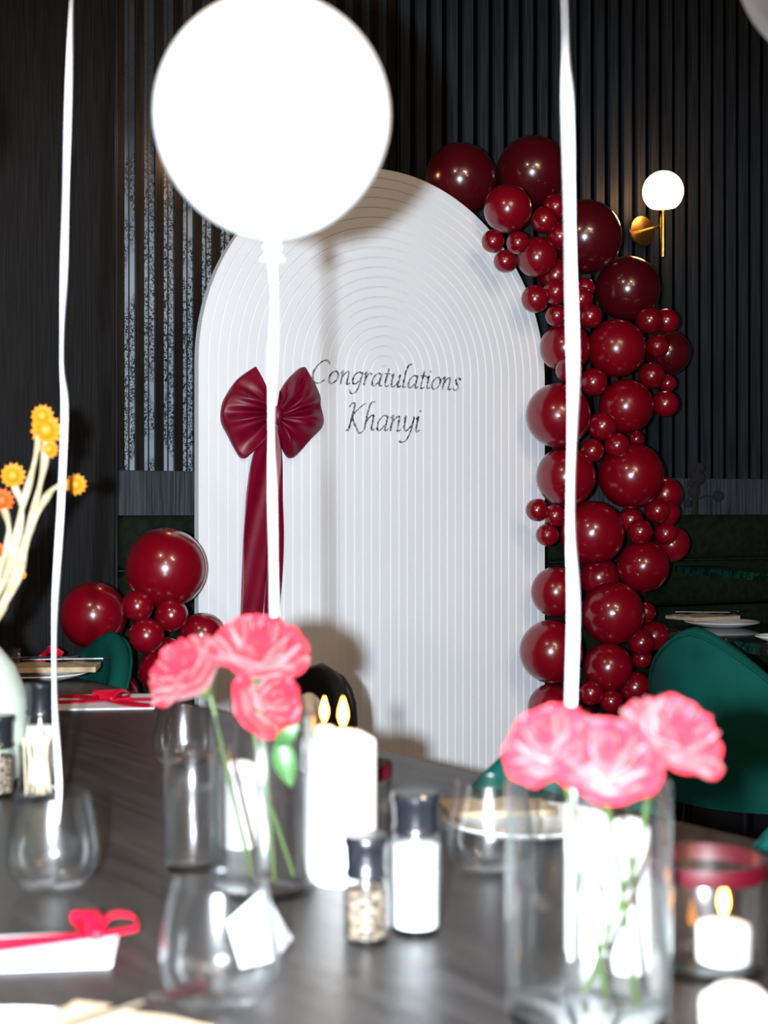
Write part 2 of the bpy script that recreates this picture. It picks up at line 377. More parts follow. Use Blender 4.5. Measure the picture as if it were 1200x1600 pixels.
path = [(-1, 0.0)] + [(-1, BZC * t) for t in (0.35, 0.7)] + [(-PI + 0, None)]
rows = []
NA = 72
for r, h in prof:
    row = [(-r, -h - 0.0, 0.0), (-r, -h, BZC * 0.5)]
    for i in range(NA + 1):
        a = PI - PI * i / NA
        row.append((r * math.cos(a), -h, BZC + r * math.sin(a)))
    row += [(r, -h, BZC * 0.5), (r, -h, 0.0)]
    rows.append(row)
g = G().grid(rows)
# closed back
nb = len(g.v); lastrow = rows[-1]
g.add(lastrow, [tuple(range(len(lastrow)))])
obj('panel', g, M['board'], board, angle=25)
obj('rear_strut', G().box((-0.42, 0.15, 0.7), (0.05, 0.2, 0.03)).box((-0.42, 0.235, 0.36), (0.05, 0.03, 0.72)).box((0.42, 0.15, 0.7), (0.05, 0.2, 0.03)).box((0.42, 0.235, 0.36), (0.05, 0.03, 0.72)), M['board'], board)

# lettering
L = {
 'C': (1.25, [[(1.15, 1.5), (0.95, 1.72), (0.6, 1.68), (0.2, 1.2), (0.08, 0.6), (0.3, 0.05), (0.7, 0.0), (1.05, 0.3)]]),
 'o': (0.88, [[(0.48, 1.0), (0.18, 0.75), (0.1, 0.3), (0.34, 0.0), (0.66, 0.25), (0.74, 0.72), (0.48, 1.0)]]),
 'n': (0.95, [[(0.02, 0.82), (0.15, 1.0), (0.15, 0.0)], [(0.15, 0.5), (0.42, 0.92), (0.62, 0.92), (0.64, 0.15), (0.74, 0.0), (0.88, 0.12)]]),
 'g': (0.90, [[(0.72, 0.85), (0.45, 1.0), (0.14, 0.7), (0.12, 0.25), (0.32, 0.05), (0.68, 0.42)], [(0.74, 1.0), (0.68, 0.0), (0.52, -0.55), (0.2, -0.68), (0.0, -0.42)]]),
 'r': (0.66, [[(0.02, 0.82), (0.15, 1.0), (0.15, 0.0)], [(0.15, 0.55), (0.38, 0.95), (0.6, 0.88)]]),
 'a': (0.92, [[(0.68, 0.85), (0.42, 1.0), (0.12, 0.65), (0.1, 0.18), (0.3, 0.0), (0.64, 0.42)], [(0.7, 1.0), (0.66, 0.2), (0.76, 0.0), (0.9, 0.12)]]),
 't': (0.58, [[(0.26, 1.4), (0.2, 0.2), (0.34, 0.0), (0.52, 0.12)], [(0.0, 1.0), (0.5, 1.0)]]),
 'u': (0.95, [[(0.0, 0.82), (0.12, 1.0), (0.12, 0.22), (0.3, 0.0), (0.64, 0.42)], [(0.68, 1.0), (0.66, 0.15), (0.76, 0.0), (0.9, 0.12)]]),
 'l': (0.46, [[(0.5, 1.85), (0.28, 1.8), (0.14, 1.3), (0.12, 0.2), (0.22, 0.0), (0.4, 0.12)]]),
 'i': (0.42, [[(0.0, 0.82), (0.12, 1.0), (0.12, 0.2), (0.22, 0.0), (0.38, 0.12)], [(0.13, 1.42), (0.2, 1.34)]]),
 's': (0.68, [[(0.58, 0.85), (0.38, 1.0), (0.17, 0.8), (0.32, 0.52), (0.5, 0.25), (0.32, 0.0), (0.04, 0.14)]]),
 'K': (1.20, [[(0.0, 1.45), (0.16, 1.7), (0.36, 1.6), (0.32, 0.8), (0.26, 0.0), (0.1, 0.0)], [(1.1, 1.72), (0.85, 1.55), (0.36, 0.88), (0.72, 0.2), (1.05, -0.22), (1.3, -0.05)]]),
 'h': (0.95, [[(0.55, 1.85), (0.3, 1.8), (0.17, 1.3), (0.15, 0.0)], [(0.15, 0.5), (0.42, 0.92), (0.62, 0.92), (0.64, 0.15), (0.74, 0.0), (0.88, 0.12)]]),
 'y': (0.92, [[(0.0, 0.82), (0.12, 1.0), (0.14, 0.3), (0.34, 0.02), (0.66, 0.42)], [(0.74, 1.0), (0.68, 0.1), (0.48, -0.55), (0.15, -0.72), (0.0, -0.6)]]),
}
def write(text, px0, px1, py_base, xh_px):
    sA, z0 = board_px(px0, py_base); sB, _ = board_px(px1, py_base)
    s_mid, zt = board_px((px0 + px1) / 2, py_base - xh_px); _, zb = board_px((px0 + px1) / 2, py_base)
    xh = zt - zb
    tot = sum(L[c][0] for c in text) + 0.25
    kx = (sB - sA) / tot; x = 0.0
    for c in text:
        adv, strokes = L[c]; g = G()
        for st in strokes:
            pts = catmull([(p[0], p[1], 0) for p in st], 6)
            pos = [((x + p.x + 0.22 * p.y) * kx + sA, zb + p.y * xh) for p in pts]
            left = []; right = []
            for i in range(len(pos)):
                a = pos[max(i - 1, 0)]; b = pos[min(i + 1, len(pos) - 1)]
                dx, dz = b[0] - a[0], b[1] - a[1]; ln = math.hypot(dx, dz) or 1e-6
                ang = math.atan2(dz, dx); wv = 0.0010 + 0.0018 * abs(math.sin(ang - math.radians(20)))
                nx, nz = -dz / ln * wv, dx / ln * wv
                left.append((pos[i][0] + nx, pos[i][1] + nz)); right.append((pos[i][0] - nx, pos[i][1] - nz))
            f0 = [(p[0], -0.0035, p[1]) for p in left]; f1 = [(p[0], -0.0035, p[1]) for p in right]
            b0 = [(p[0], -0.0005, p[1]) for p in left]; b1 = [(p[0], -0.0005, p[1]) for p in right]
            g.grid([b0, f0, f1, b1], False)
        obj('letter', g, M['silver'], board, smooth=False)
        x += adv
write('Congratulations', 484, 722, 604, 20)
write('Khanyi', 538, 660, 673, 24)

# satin bow on the board
bow = thing('satin_bow', 'large burgundy satin bow with two long tails on the white arch board', 'bow', (0, 0, 0))
def toW(s, z, out):
    return Vector((BX + s * BC + out * BS, BY + s * BS - out * BC, z))
kx_, kz_ = board_px(423, 648)
bow.location = toW(kx_, kz_, 0); bow.rotation_euler = (0, 0, BA)
def bl(px, py):
    s, z = board_px(px, py); return s - kx_, z - kz_
def c5(x, y): return 330 + x / 6.667, 560 + y / 6.667
def loop(rim, knot_top, knot_bot, npl, ph, sgn):
    rim = [bl(*c5(*p)) for p in rim]
    rr = catmull([(p[0], p[1], 0) for p in rim], 10); n = len(rr)
    kt = bl(*c5(*knot_top)); kb = bl(*c5(*knot_bot)); rows = []
    for j in range(19):
        t = j / 18; row = []
        for i, p in enumerate(rr):
            q = i / (n - 1)
            k = (kt[0] * (1 - q) + kb[0] * q, kt[1] * (1 - q) + kb[1] * q)
            tt = t
            edge = math.sin(PI * min(max(q, 0), 1)) ** 0.5
            pl = math.cos(npl * PI * q + ph) + 0.45 * math.cos(npl * 2.1 * PI * q + ph * 2 + 1)
            amp = 0.015 * math.sin(PI * (0.12 + 0.84 * t)) * (0.35 + 0.65 * edge)
            h = 0.012 + 0.046 * math.sin(PI * (0.14 + 0.80 * t)) * (0.35 + 0.65 * edge) + amp * pl
            row.append((k[0] + (p.x - k[0]) * tt, -h, k[1] + (p.y - k[1]) * tt))
        rows.append(row)
    back = [(p.x, -0.004, p.y) for p in rr]
    rows.append([(p.x * 1.0, -0.006, p.y) for p in rr])
    rows.append([(kt[0] * (1 - i / (n - 1)) + kb[0] * i / (n - 1), -0.004, kt[1] * (1 - i / (n - 1)) + kb[1] * i / (n - 1)) for i in range(n)])
    g = G().grid(rows, False, sgn < 0)
    obj('loop', g, M['satin'], bow, angle=180)
loop([(440, 90), (265, 215), (150, 370), (95, 500), (90, 660), (150, 790), (290, 1035), (385, 985), (480, 900), (560, 760)], (590, 500), (590, 680), 8, 0.3, 1)
loop([(700, 345), (760, 250), (830, 170), (935, 95), (1000, 190), (1090, 375), (1110, 500), (1130, 690), (1020, 830), (815, 1040), (715, 930)], (680, 500), (680, 680), 8, 1.0, 1)
def tail(lp, rp, ph, out0):
    a = catmull([(*bl(*p), 0) for p in lp], 10); b = catmull([(*bl(*p), 0) for p in rp], 10); rows = []
    n = min(len(a), len(b))
    for j in range(13):
        t = j / 12; row = []
        for i in range(n):
            q = i / (n - 1)
            h = out0 + 0.004 * math.sin(t * 4 + q * 7 + ph) * (1 - 0.3 * q) + 0.0015 * math.sin(t * 9 + q * 17 + ph)
            row.append((a[i].x * (1 - t) + b[i].x * t, -h, a[i].y * (1 - t) + b[i].y * t))
        rows.append(row)
    o = obj('tail', G().grid(rows), M['satin'], bow, angle=180)
    md = o.modifiers.new('solid', 'SOLIDIFY'); md.thickness = 0.0012
tail([(414, 665), (390, 705), (379, 765), (375, 824), (373, 893), (369, 965), (366, 1010)], [(424, 665), (418, 705), (416, 765), (413, 824), (409, 893), (404, 965), (403, 1010)], 0, 0.026)
tail([(420, 665), (416, 722), (414, 780), (411, 847), (410, 900), (408, 965), (407, 1000)], [(430, 665), (436, 709), (438, 770), (440, 831), (439, 900), (434, 965), (434, 1000)], 2, 0.013)
obj('knot', G().sphere((0, -0.038, -0.004), 0.022, 20, 12, (0.75, 0.9, 1.25)), M['satin'], bow)

# ------------------------------------------------------------------ burgundy balloons
def balloon_mesh(name, m, seg=40):
    prof = [(0.0015, -1.10)]
    N = 22
    for i in range(1, N):
        a = PI * i / N
        r = math.sin(a); z = -math.cos(a)
        if z < 0: r *= 1 - 0.05 * z * z; z *= 1.07
        prof.append((r, z))
    prof.append((0.0015, 1.0))
    return mesh(name, G().lathe(prof, seg, capb=False, capt=False), m)
def knot_mesh(m):
    return mesh('knot', G().lathe([(0.03, -1.06), (0.022, -1.10), (0.045, -1.125), (0.03, -1.15), (0.06, -1.20), (0.055, -1.205)], 14), m)
BM = {'n': balloon_mesh('balloon', M['balloon']), 'd': balloon_mesh('balloon', M['balloon_dark'])}
KM = {'n': knot_mesh(M['balloon']), 'd': knot_mesh(M['balloon_dark'])}
def add_balloon(name, c, r, mk, aim, label, group):
    o = obj(name, BM[mk], None, label=label, cat='balloon', group=group)
    d = (Vector(aim) - Vector(c)).normalized()      # the knot end (-z) points to aim
    o.rotation_mode = 'QUATERNION'; o.rotation_quaternion = (-d).to_track_quat('Z', 'Y')
    o.location = c; o.scale = (r / 1.01,) * 3
    obj('knot', KM[mk], None, o)
    return o
# px, py, radius px, depth offset, kind, label
GR = 'burgundy balloons of the garland down the right side of the arch'
gar = [
 (719, 280, 57, .40, 'd', 'large dark burgundy balloon peeking over the arch top, leftmost in the right garland'),
 (832, 269, 57, .34, 'd', 'large dark burgundy balloon at the very top of the right garland'),
 (793, 326, 38, .00, 'n', 'medium matt burgundy balloon overlapping the right shoulder of the arch'),
 (850, 344, 21, .00, 'n', 'small balloon right of the medium one on the arch shoulder'),
 (868, 323, 20, .12, 'n', 'small balloon tucked under the topmost large balloon by the white ribbon'),
 (875, 369, 21, .02, 'n', 'small balloon behind the white ribbon, level with the wall lamp arm'),
 (770, 377, 18, -.02, 'n', 'small balloon furthest left on the arch shoulder, first of a trio'),
 (809, 379, 18, -.02, 'n', 'small balloon second of the trio on the arch shoulder'),
 (789, 408, 18, -.02, 'n', 'small balloon lowest of the trio on the arch shoulder'),
 (839, 402, 32, .03, 'n', 'medium balloon right of the trio on the arch shoulder'),
 (914, 370, 58, .10, 'd', 'large dark burgundy balloon nearest the wall lamp, left of it'),
 (981, 451, 51, .16, 'd', 'large darkest burgundy balloon just below the wall lamp'),
 (836, 467, 22, -.02, 'n', 'small balloon on the arch edge under the medium shoulder balloon'),
 (868, 456, 20, -.05, 'n', 'small balloon left of the white ribbon, left of the darkest large one'),
 (870, 493, 18, .00, 'n', 'small balloon below, left of the white ribbon at the arch edge'),
 (908, 467, 19, .00, 'n', 'small balloon right of the white ribbon, touching the darkest large one'),
 (914, 450, 16, .10, 'n', 'small balloon half hidden behind another, right of the white ribbon'),
 (922, 494, 19, .00, 'n', 'small balloon between the darkest large one and the big bright red one'),
 (868, 430, 27, .14, 'n', 'medium balloon hidden deep behind the small cluster under the shoulder'),
 (883, 543, 40, .08, 'n', 'medium balloon half behind the white ribbon level with the top of the lettering'),
 (963, 544, 46, .04, 'n', 'large bright balloon with a dimple, level with the top of the lettering'),
 (1015, 501, 21, .04, 'n', 'small balloon left of a pair under the wall lamp'),
 (1041, 502, 20, .12, 'n', 'small balloon right of a pair under the wall lamp'),
 (1027, 541, 18, .04, 'n', 'small balloon below the pair under the wall lamp'),
 (1043, 551, 36, .26, 'd', 'dark medium balloon furthest right, behind the small pair'),
 (1018, 587, 21, .06, 'n', 'small balloon right of the garland, level with the lettering first line'),
 (927, 597, 22, .00, 'n', 'small balloon right of the ribbon, level with the lettering first line'),
 (889, 578, 21, -.02, 'n', 'small balloon behind the ribbon, level with the lettering first line'),
 (1043, 599, 14, .16, 'n', 'tiny balloon half hidden at the right edge of the garland'),
 (1039, 631, 21, .06, 'n', 'small balloon sticking out right, level with the gap between the lettering lines'),
 (872, 649, 51, -.02, 'n', 'large balloon bulging over the arch edge, level with the second lettering line'),
 (978, 635, 43, .04, 'n', 'large balloon right of the ribbon, level with the second lettering line'),
 (941, 666, 23, -.02, 'n', 'small balloon between two large ones, just under the second lettering line'),
 (925, 704, 19, -.03, 'n', 'small balloon lower left of a stepped pair right of the ribbon'),
 (964, 696, 20, -.01, 'n', 'small balloon upper right of a stepped pair right of the ribbon'),
 (994, 686, 13, .20, 'n', 'tiny balloon deep behind the large ones, right half of the garland'),
 (884, 745, 47, .02, 'n', 'large balloon at the arch edge halfway down the garland'),
 (986, 743, 52, .00, 'n', 'large balloon halfway down the garland on its right, left of the wall rail'),
 (839, 797, 18, -.05, 'n', 'small balloon leftmost of a trio over the arch edge, mid height'),
 (867, 806, 18, -.07, 'n', 'small balloon right one of the trio over the arch edge, mid height'),
 (855, 836, 18, -.05, 'n', 'small balloon bottom one of the trio over the arch edge, mid height'),
 (925, 833, 51, .02, 'n', 'large balloon right behind the mid-height trio'),
 (1039, 772, 27, .26, 'n', 'medium balloon behind, at the right rim level with the bench top'),
 (1027, 798, 20, .04, 'n', 'small balloon upper right of a four-balloon knot by the bench top'),
 (1041, 802, 21, .14, 'n', 'small balloon behind the upper right one by the bench top'),
 (985, 812, 20, .10, 'n', 'small balloon set back, upper left in the four-balloon knot'),
 (1000, 831, 20, .00, 'n', 'small balloon in front, lower left in the four-balloon knot'),
 (1040, 834, 18, .06, 'n', 'small balloon in front, lower right in the four-balloon knot'),
 (1049, 850, 29, .22, 'n', 'medium balloon furthest right, against the bench back'),
 (1005, 885, 41, .04, 'n', 'large balloon right side, in front of the bench back'),
 (936, 902, 32, .16, 'n', 'medium balloon recessed between four large ones, lower garland'),
 (869, 925, 40, -.02, 'n', 'large balloon at the arch edge, upper of two left ones in the lower garland'),
 (957, 958, 50, -.02, 'n', 'large balloon centre of the lower garland, right of the ribbon'),
 (861, 1018, 50, -.06, 'n', 'large balloon at the arch edge, lower of two left ones in the lower garland'),
 (950, 1043, 39, -.04, 'n', 'medium-large balloon directly above the right bunch of roses'),
 (1002, 1004, 21, .02, 'n', 'small balloon left of the marble table corner'),
 (1022, 994, 24, .14, 'n', 'medium balloon behind, partly hidden by the big green chair'),
 (1008, 957, 17, .12, 'n', 'small balloon half hidden right of the lower centre large one'),
 (1003, 1029, 16, .06, 'n', 'small balloon left of the big green chair back'),
 (923, 1083, 20, -.08, 'n', 'small balloon left one of a trio just above the right roses'),
 (955, 1096, 19, -.09, 'n', 'small balloon middle one of a trio just above the right roses'),
 (992, 1074, 25, .04, 'n', 'medium balloon right, beside the big green chair above the roses'),
 (862, 1106, 38, .04, 'n', 'large balloon peeking out above the left bloom of the right roses'),
 (915, 1122, 17, -.08, 'n', 'small balloon lowest one touching the right roses, beside the ribbon'),
 (880, 1185, 42, -.15, 'n', 'large balloon hidden behind the right roses, left'),
 (962, 1170, 44, -.15, 'n', 'large balloon hidden behind the right roses, right'),
 (905, 1265, 48, -.25, 'n', 'large balloon at the foot of the right garland'),
]
def solve(lst, base, it=160):
    B = [[x, y, r, base(x) + dz, base(x) + dz] for (x, y, r, dz, k, l) in lst]
    for _ in range(it):
        for i in range(len(B)):
            for j in range(i):
                a, b = B[i], B[j]
                pa, pb = P(a[0], a[1], a[3]), P(b[0], b[1], b[3])
                ra, rb = a[2] / F * a[3], b[2] / F * b[3]
                mn = (ra + rb) * 0.90; d = (pa - pb).length
                if d < mn:
                    s = 1 if (a[3], i) > (b[3], j) else -1
                    e = min(0.01, (mn - d) * 0.3)
                    a[3] += s * e; b[3] -= s * e
        for a in B: a[3] += (a[4] - a[3]) * 0.01
    return B
def place(lst, base, group, aimf, lim=None):
    for (x, y, r, dz, k, lab), b in zip(lst, solve(lst, base)):
        d = b[3]
        if lim: d = lim(x, r, d)
        c = P(x, y, d)
        add_balloon('balloon', c, r / F * d, k, aimf(c), lab, group)
def gbase(x):
    u = (min(x, 850) - 600) / F
    return BY / (1 - u * math.tan(BA)) - (0.14 if x <= 900 else 0.08) + max(0, x - 850) * 0.0006 + max(0, 850 - x) * -0.0003
def glim(x, r, d):
    u = (x - 600) / F; dw = WY / (1 - u * math.tan(WA)); rr = r / F * d
    return min(d, dw - (rr + 0.01) / WC)
place(gar, gbase, GR, lambda c: c + Vector((0.02, 0.30, R.uniform(-.1, .1))) , glim)
GL = 'burgundy balloons at the lower left of the arch'
gl = [
 (259, 888, 64, .0, 'n', 'largest burgundy balloon on the left, overlapping the arch edge'),
 (146, 961, 53, .12, 'n', 'large burgundy balloon furthest left with a ribbon shadow across it'),
 (215, 947, 25, -.06, 'n', 'small balloon top left of the trio in the left cluster'),
 (268, 961, 26, -.06, 'n', 'small balloon top right of the trio in the left cluster'),
 (229, 993, 28, -.08, 'n', 'small balloon bottom of the trio in the left cluster'),
 (315, 992, 35, .02, 'n', 'medium balloon behind the left roses against the arch edge'),
 (252, 1047, 36, .05, 'n', 'medium balloon lowest in the left cluster, beside the left green chair'),
 (263, 1013, 18, .02, 'n', 'small balloon wedged behind the left rose bloom'),
 (170, 1090, 50, .1, 'n', 'large balloon hidden behind the left green chair'),
]
place(gl, lambda x: 3.66, GL, lambda c: c + Vector((0.05, 0.3, -0.05)))

# ------------------------------------------------------------------ white balloons on ribbons
def ribbon(g, pts, wd, tw0=0.0, turns=1.0):
    pp = catmull(pts, 14); n = len(pp); a = []; b = []; a2 = []; b2 = []
    for i, p in enumerate(pp):
        q = i / (n - 1); ang = tw0 + 0.9 * math.sin(q * turns * 2 * PI) + 0.35 * math.sin(q * turns * 7.3 + 1)
        w_ = wd / 2; v = Vector((math.cos(ang) * w_, math.sin(ang) * w_, 0)); nn = Vector((-math.sin(ang), math.cos(ang), 0)) * 0.0002
        a.append(p + v + nn); b.append(p - v + nn); a2.append(p + v - nn); b2.append(p - v - nn)
    return g.grid([a, b, b2, a2, a])
def white_balloon(c, r, label, strpts=None, tw=0.0, turns=1.0, seg=56):
    c = Vector(c)
    N = 30; prof = []
    for i in range(0, N + 1):
        a = PI * i / N; x = max(math.sin(a), 0.004); z = -math.cos(a)
        if z < 0: x *= 1 - 0.04 * z * z; z *= 1.04
        prof.append((x * r, z * r))
    o = obj('balloon', G().lathe(prof, seg), M['white_latex'], loc=c, label=label, cat='balloon', group='white balloons on ribbons over the table', angle=60)
    z0 = -1.04 * r
    obj('knot', G().lathe([(0.010, z0 + 0.004), (0.006, z0 - 0.004), (0.0095, z0 - 0.008), (0.006, z0 - 0.013), (0.013, z0 - 0.021), (0.012, z0 - 0.022)], 18), M['white_latex'], o)
    if strpts:
        pts = [Vector(p) - c for p in strpts]
        obj('ribbon', ribbon(G(), pts, 0.0070, tw, turns), M['ribbon_white'], o, angle=180)
    return o
d = 1.45
c = P(426, 181, d)
white_balloon(c, 186 / F * d, 'big white balloon filling the upper left, its ribbon tied to the roses',
              [c + Vector((0, 0, -1.04 * 186 / F * d - 0.006)), P(424, 385, d), P(428, 480, d), P(425, 640, d), P(426, 800, d), P(428, 920, d), P(430, 1020, d), P(425, 1090, d)], 0.2, 2.6)
d = 1.75; c = P(120, -240, d)
white_balloon(c, 0.12, 'white balloon above the frame on the thin left ribbon',
              [P(119, -80, d), P(112, 0, d), P(104, 250, d), P(100, 420, d), P(97, 560, d), P(101, 640, d), P(95, 790, d), P(86, 950, d), P(86, 1100, d), P(92, 1230, d), P(88, 1288, d)], 0.6, 3.0)
d = 1.16; c = P(880, -330, d)
white_balloon(c, 0.12, 'white balloon above the frame on the wide right ribbon',
              [P(880, -90, d), P(884, 60, d), P(887, 180, d), P(891, 400, d), P(896, 600, d), P(892, 800, d), P(896, 950, d), P(892, 1110, d), P(893, 1250, d), P(893, 1500, d)], 0.15, 2.2)
white_balloon(P(1336, -86, 1.5), 0.125, 'white balloon just showing in the top right corner')
white_balloon(P(-190, 178, 1.6), 0.092, 'white balloon beyond the left edge whose round shadow falls on the dark pier')

# ------------------------------------------------------------------ main table
tv = Vector((-0.577, 0.817, 0)); nv = Vector((0.817, 0.577, 0)); TR = math.atan2(tv.y, tv.x)
def TB(k, n, z=0.75): return nv * n + tv * k + Vector((0, 0, z))
EDGE = 1.322
ctr = TB(1.92, (EDGE + 0.25) / 2, 0)
table = thing('dining_table', 'long dark oak dining table in the foreground carrying the glasses and roses', 'table', ctr, TR)
obj('tabletop', G().box((0, 0, 0.73), (3.6, EDGE - 0.25, 0.04), 0, 0.003), M['table'], table, angle=30)
for sx in (-1.6, 0.0, 1.6):
    for sy in (-0.32, 0.32):
        obj('leg', G().box((sx, sy, 0.355), (0.08, 0.08, 0.71), 0, 0.004), M['black_metal'], table, smooth=False)

# ------------------------------------------------------------------ tub chairs
def chair_parts(t, fab):
    g = G(); n = 36; rows = []
    for i in range(n + 1):
        ph = math.radians(-125 + 250 * i / n)
        c1, s1 = math.cos(ph), math.sin(ph)
        zt = max(0.58, 0.835 - 0.36 * (1 - math.cos(ph)) ** 0.8)
        ro, ri = 0.285, 0.235; lean = 0.03 * c1
        zb = 0.36
        rows.append([(ri * c1, ri * s1, zb), (ro * c1 - 0.01 * c1, ro * s1, zb), (ro * c1 + lean * .5, ro * s1, (zb + zt) / 2), (ro * c1 + lean, ro * s1, zt - 0.03),
                     ((ro - 0.008) * c1 + lean, (ro - 0.008) * s1, zt - 0.008), ((ro - 0.025) * c1 + lean, (ro - 0.025) * s1, zt),
                     ((ri + 0.008) * c1 + lean, (ri + 0.008) * s1, zt - 0.008), (ri * c1 + lean, ri * s1, zt - 0.03), (ri * c1 + lean * .5, ri * s1, (zb + zt) / 2)])
    g.grid(rows, True)
    g.f.append(tuple(range(0, 9))); m = n * 9; g.f.append(tuple(m + k for k in range(8, -1, -1)))
    obj('backrest', g, fab, t, angle=60)
    pts = [((0.2865) * math.cos(math.radians(a)) + 0.03 * math.cos(math.radians(a)), 0.2865 * math.sin(math.radians(a)), max(0.58, 0.835 - 0.36 * (1 - math.cos(math.radians(a))) ** 0.8) - 0.018) for a in range(-120, 121, 8)]
    obj('piping', G().tube(pts, 0.004, 6), fab, t)
    obj('seat', G().lathe([(0.05, 0.36), (0.215, 0.36), (0.228, 0.38), (0.228, 0.44), (0.21, 0.465), (0.05, 0.475)], 36), fab, t)
    for a in (45, 135, 225, 315):
        x, y = math.cos(math.radians(a)), math.sin(math.radians(a))
        obj('leg', G().tube([(0.19 * x, 0.19 * y, 0.362), (0.235 * x, 0.235 * y, 0.0)], [0.014, 0.009], 10), M['black_metal'], t)
def chair(loc, rz, label, fab=None, group='green velvet tub chairs'):
    t = thing('tub_chair', label, 'chair', loc, rz, group)
    chair_parts(t, fab or M['velvet']); return t
nrz = math.atan2(nv.y, nv.x)
def cpos(k, n=1.24): v = TB(k, n, 0); return v
ch0 = chair(cpos(3.33, 1.22), nrz, 'green tub chair at the far end of the dining table, before the left balloons')
chair(cpos(2.38), nrz, 'black rounded tub chair behind the candle flame', M['black_velvet'], group=None)
copy_tree(ch0, Vector((0.225, 1.76, 0)), math.radians(85), 'green tub chair at the table edge below the arch, left of the right roses', scale=(0.86, 0.86, 1))
copy_tree(ch0, Vector((0.520, 1.378, 0)), math.radians(85), 'pale-lit green tub chair at the lower right edge of the picture', scale=(0.86, 0.86, 1))

# ------------------------------------------------------------------ right tables
tdir = Vector((0.34, -0.94, 0)).normalized(); tn = Vector((0.94, 0.34, 0)).normalized()
A0 = T(1015, 979)
t2 = thing('marble_table', 'green marble-edged restaurant table at the right with a plate and napkin', 'table', A0 + tdir * 0.35 + tn * 0.38)
o2 = Vector(t2.location)
def quad(a, l1, l2, th, z):
    p = [a, a + tn * l2, a + tn * l2 + tdir * l1, a + tdir * l1]
    p = [Vector((q.x, q.y, z)) - Vector((o2.x, o2.y, 0)) for q in p]
    return G().slab(p[::-1], th)
t2.location.z = 0
obj('tabletop', quad(A0, 0.75, 0.76, 0.006, 0.75), M['marble_top'], t2, smooth=False)
obj('edge_band', quad(A0, 0.75, 0.76, 0.030, 0.744), M['marble'], t2, smooth=False)
obj('pedestal', G().lathe([(0.20, 0), (0.20, 0.015), (0.035, 0.03), (0.035, 0.714)], 28), M['black_metal'], t2)
chair(T(1020, 1000, 0.75) * 0 + Vector((1.035, 3.92, 0)), math.radians(222), 'large green tub chair seen from behind at the right, with a rose shadow')
# place setting on the marble table
def plate(loc, r, label, group='white plates', n=56):
    prof = [(0.002, 0.004), (r * 0.55, 0.0), (r * 0.62, 0.003), (r * 0.97, 0.014), (r, 0.0165), (r * 0.985, 0.0185), (r * 0.64, 0.007), (r * 0.58, 0.0045), (0.002, 0.0055)]
    return obj('plate', G().lathe(prof, n), M['china'], loc=loc, label=label, cat='plate', group=group)
pc = T(1128, 979)
plate(pc, 0.125, 'white plate under a beige napkin on the marble table at the right')
def napkin(loc, sx, sy, h, rz, label, m=None, waves=0.004, n=10):
    rows = []
    for i in range(n + 1):
        row = []
        for j in range(n + 1):
            x = (i / n - 0.5) * sx; y = (j / n - 0.5) * sy
            row.append((x, y, h + waves * math.sin(i * 1.3 + j * 0.5) * math.sin(j * 0.9)))
        rows.append(row)
    g = G().grid(rows, False, False)
    lo = [[(p[0], p[1], p[2] - h + 0.0008 if False else 0.0006) for p in r] for r in rows]
    g.grid(lo, False, True)
    m0 = (n + 1) ** 2
    def rim(idx):
        for a, b in zip(idx, idx[1:]): g.f.append((a, b, m0 + b, m0 + a))
    k = n + 1
    rim([i * k for i in range(k)]); rim([i * k + n for i in range(k)][::-1]); rim(list(range(k))[::-1]); rim([n * k + j for j in range(k)])
    return obj('napkin', g, m or M['napkin'], loc=loc, rz=rz, label=label, cat='napkin', angle=60)
napkin(T(1098, 976) + Vector((0, 0, 0.0195)), 0.20, 0.15, 0.012, 0.5, 'folded beige napkin on the white plate on the marble table')
def fork(loc, rz, label, L_=0.19, tilt=0.0):
    t = thing('fork', label, 'fork', loc, rz)
    g = G(); pts = [(-L_ / 2, 0, 0.003), (-L_ * 0.2, 0, 0.004), (L_ * 0.18, 0, 0.005), (L_ * 0.27, 0, 0.003)]
    wd = [0.006, 0.003, 0.0028, 0.009]
    up = [[Vector(p) + Vector((0, s * w_, 0.0012)) for s in (-1, 1)] + [Vector(p) + Vector((0, s * w_, -0.0012)) for s in (1, -1)] for p, w_ in zip(pts, wd)]
    g.grid(up, True); g.f += [(0, 1, 2, 3), (15, 14, 13, 12)]
    obj('handle', g, M['steel'], t, angle=30)
    for k in range(4):
        y = -0.0075 + 0.005 * k
        obj('tine', G().tube([(L_ * 0.265, y, 0.003), (L_ * 0.38, y, 0.002), (L_ * 0.5, y, 0.006)], [0.0015, 0.0014, 0.0007], 6), M['steel'], t)
    return t
def knife(loc, rz, label, L_=0.21):
    t = thing('knife', label, 'knife', loc, rz)
    obj('handle', G().box((-L_ * 0.27, 0, 0.003), (L_ * 0.46, 0.013, 0.006), 0, 0.002), M['steel'], t)
    top = [(-0.04 * L_, -0.008, 0.004), (L_ * 0.4, -0.009, 0.004), (L_ * 0.5, 0.0, 0.004), (L_ * 0.48, 0.008, 0.004), (-0.04 * L_, 0.008, 0.004)]
    obj('blade', G().slab([Vector(p) for p in top], 0.002), M['steel'], t, smooth=False)
    return t
fork(T(1132, 972) + Vector((0, 0, 0.0345)), 0.25, 'steel fork lying on the napkin of the marble table')
knife(T(1105, 974) + Vector((0, 0.03, 0.0345)), -0.1, 'steel knife lying on the napkin of the marble table')
plate(T(1225, 1003), 0.085, 'small white side plate cut by the right edge on the marble table', n=40)
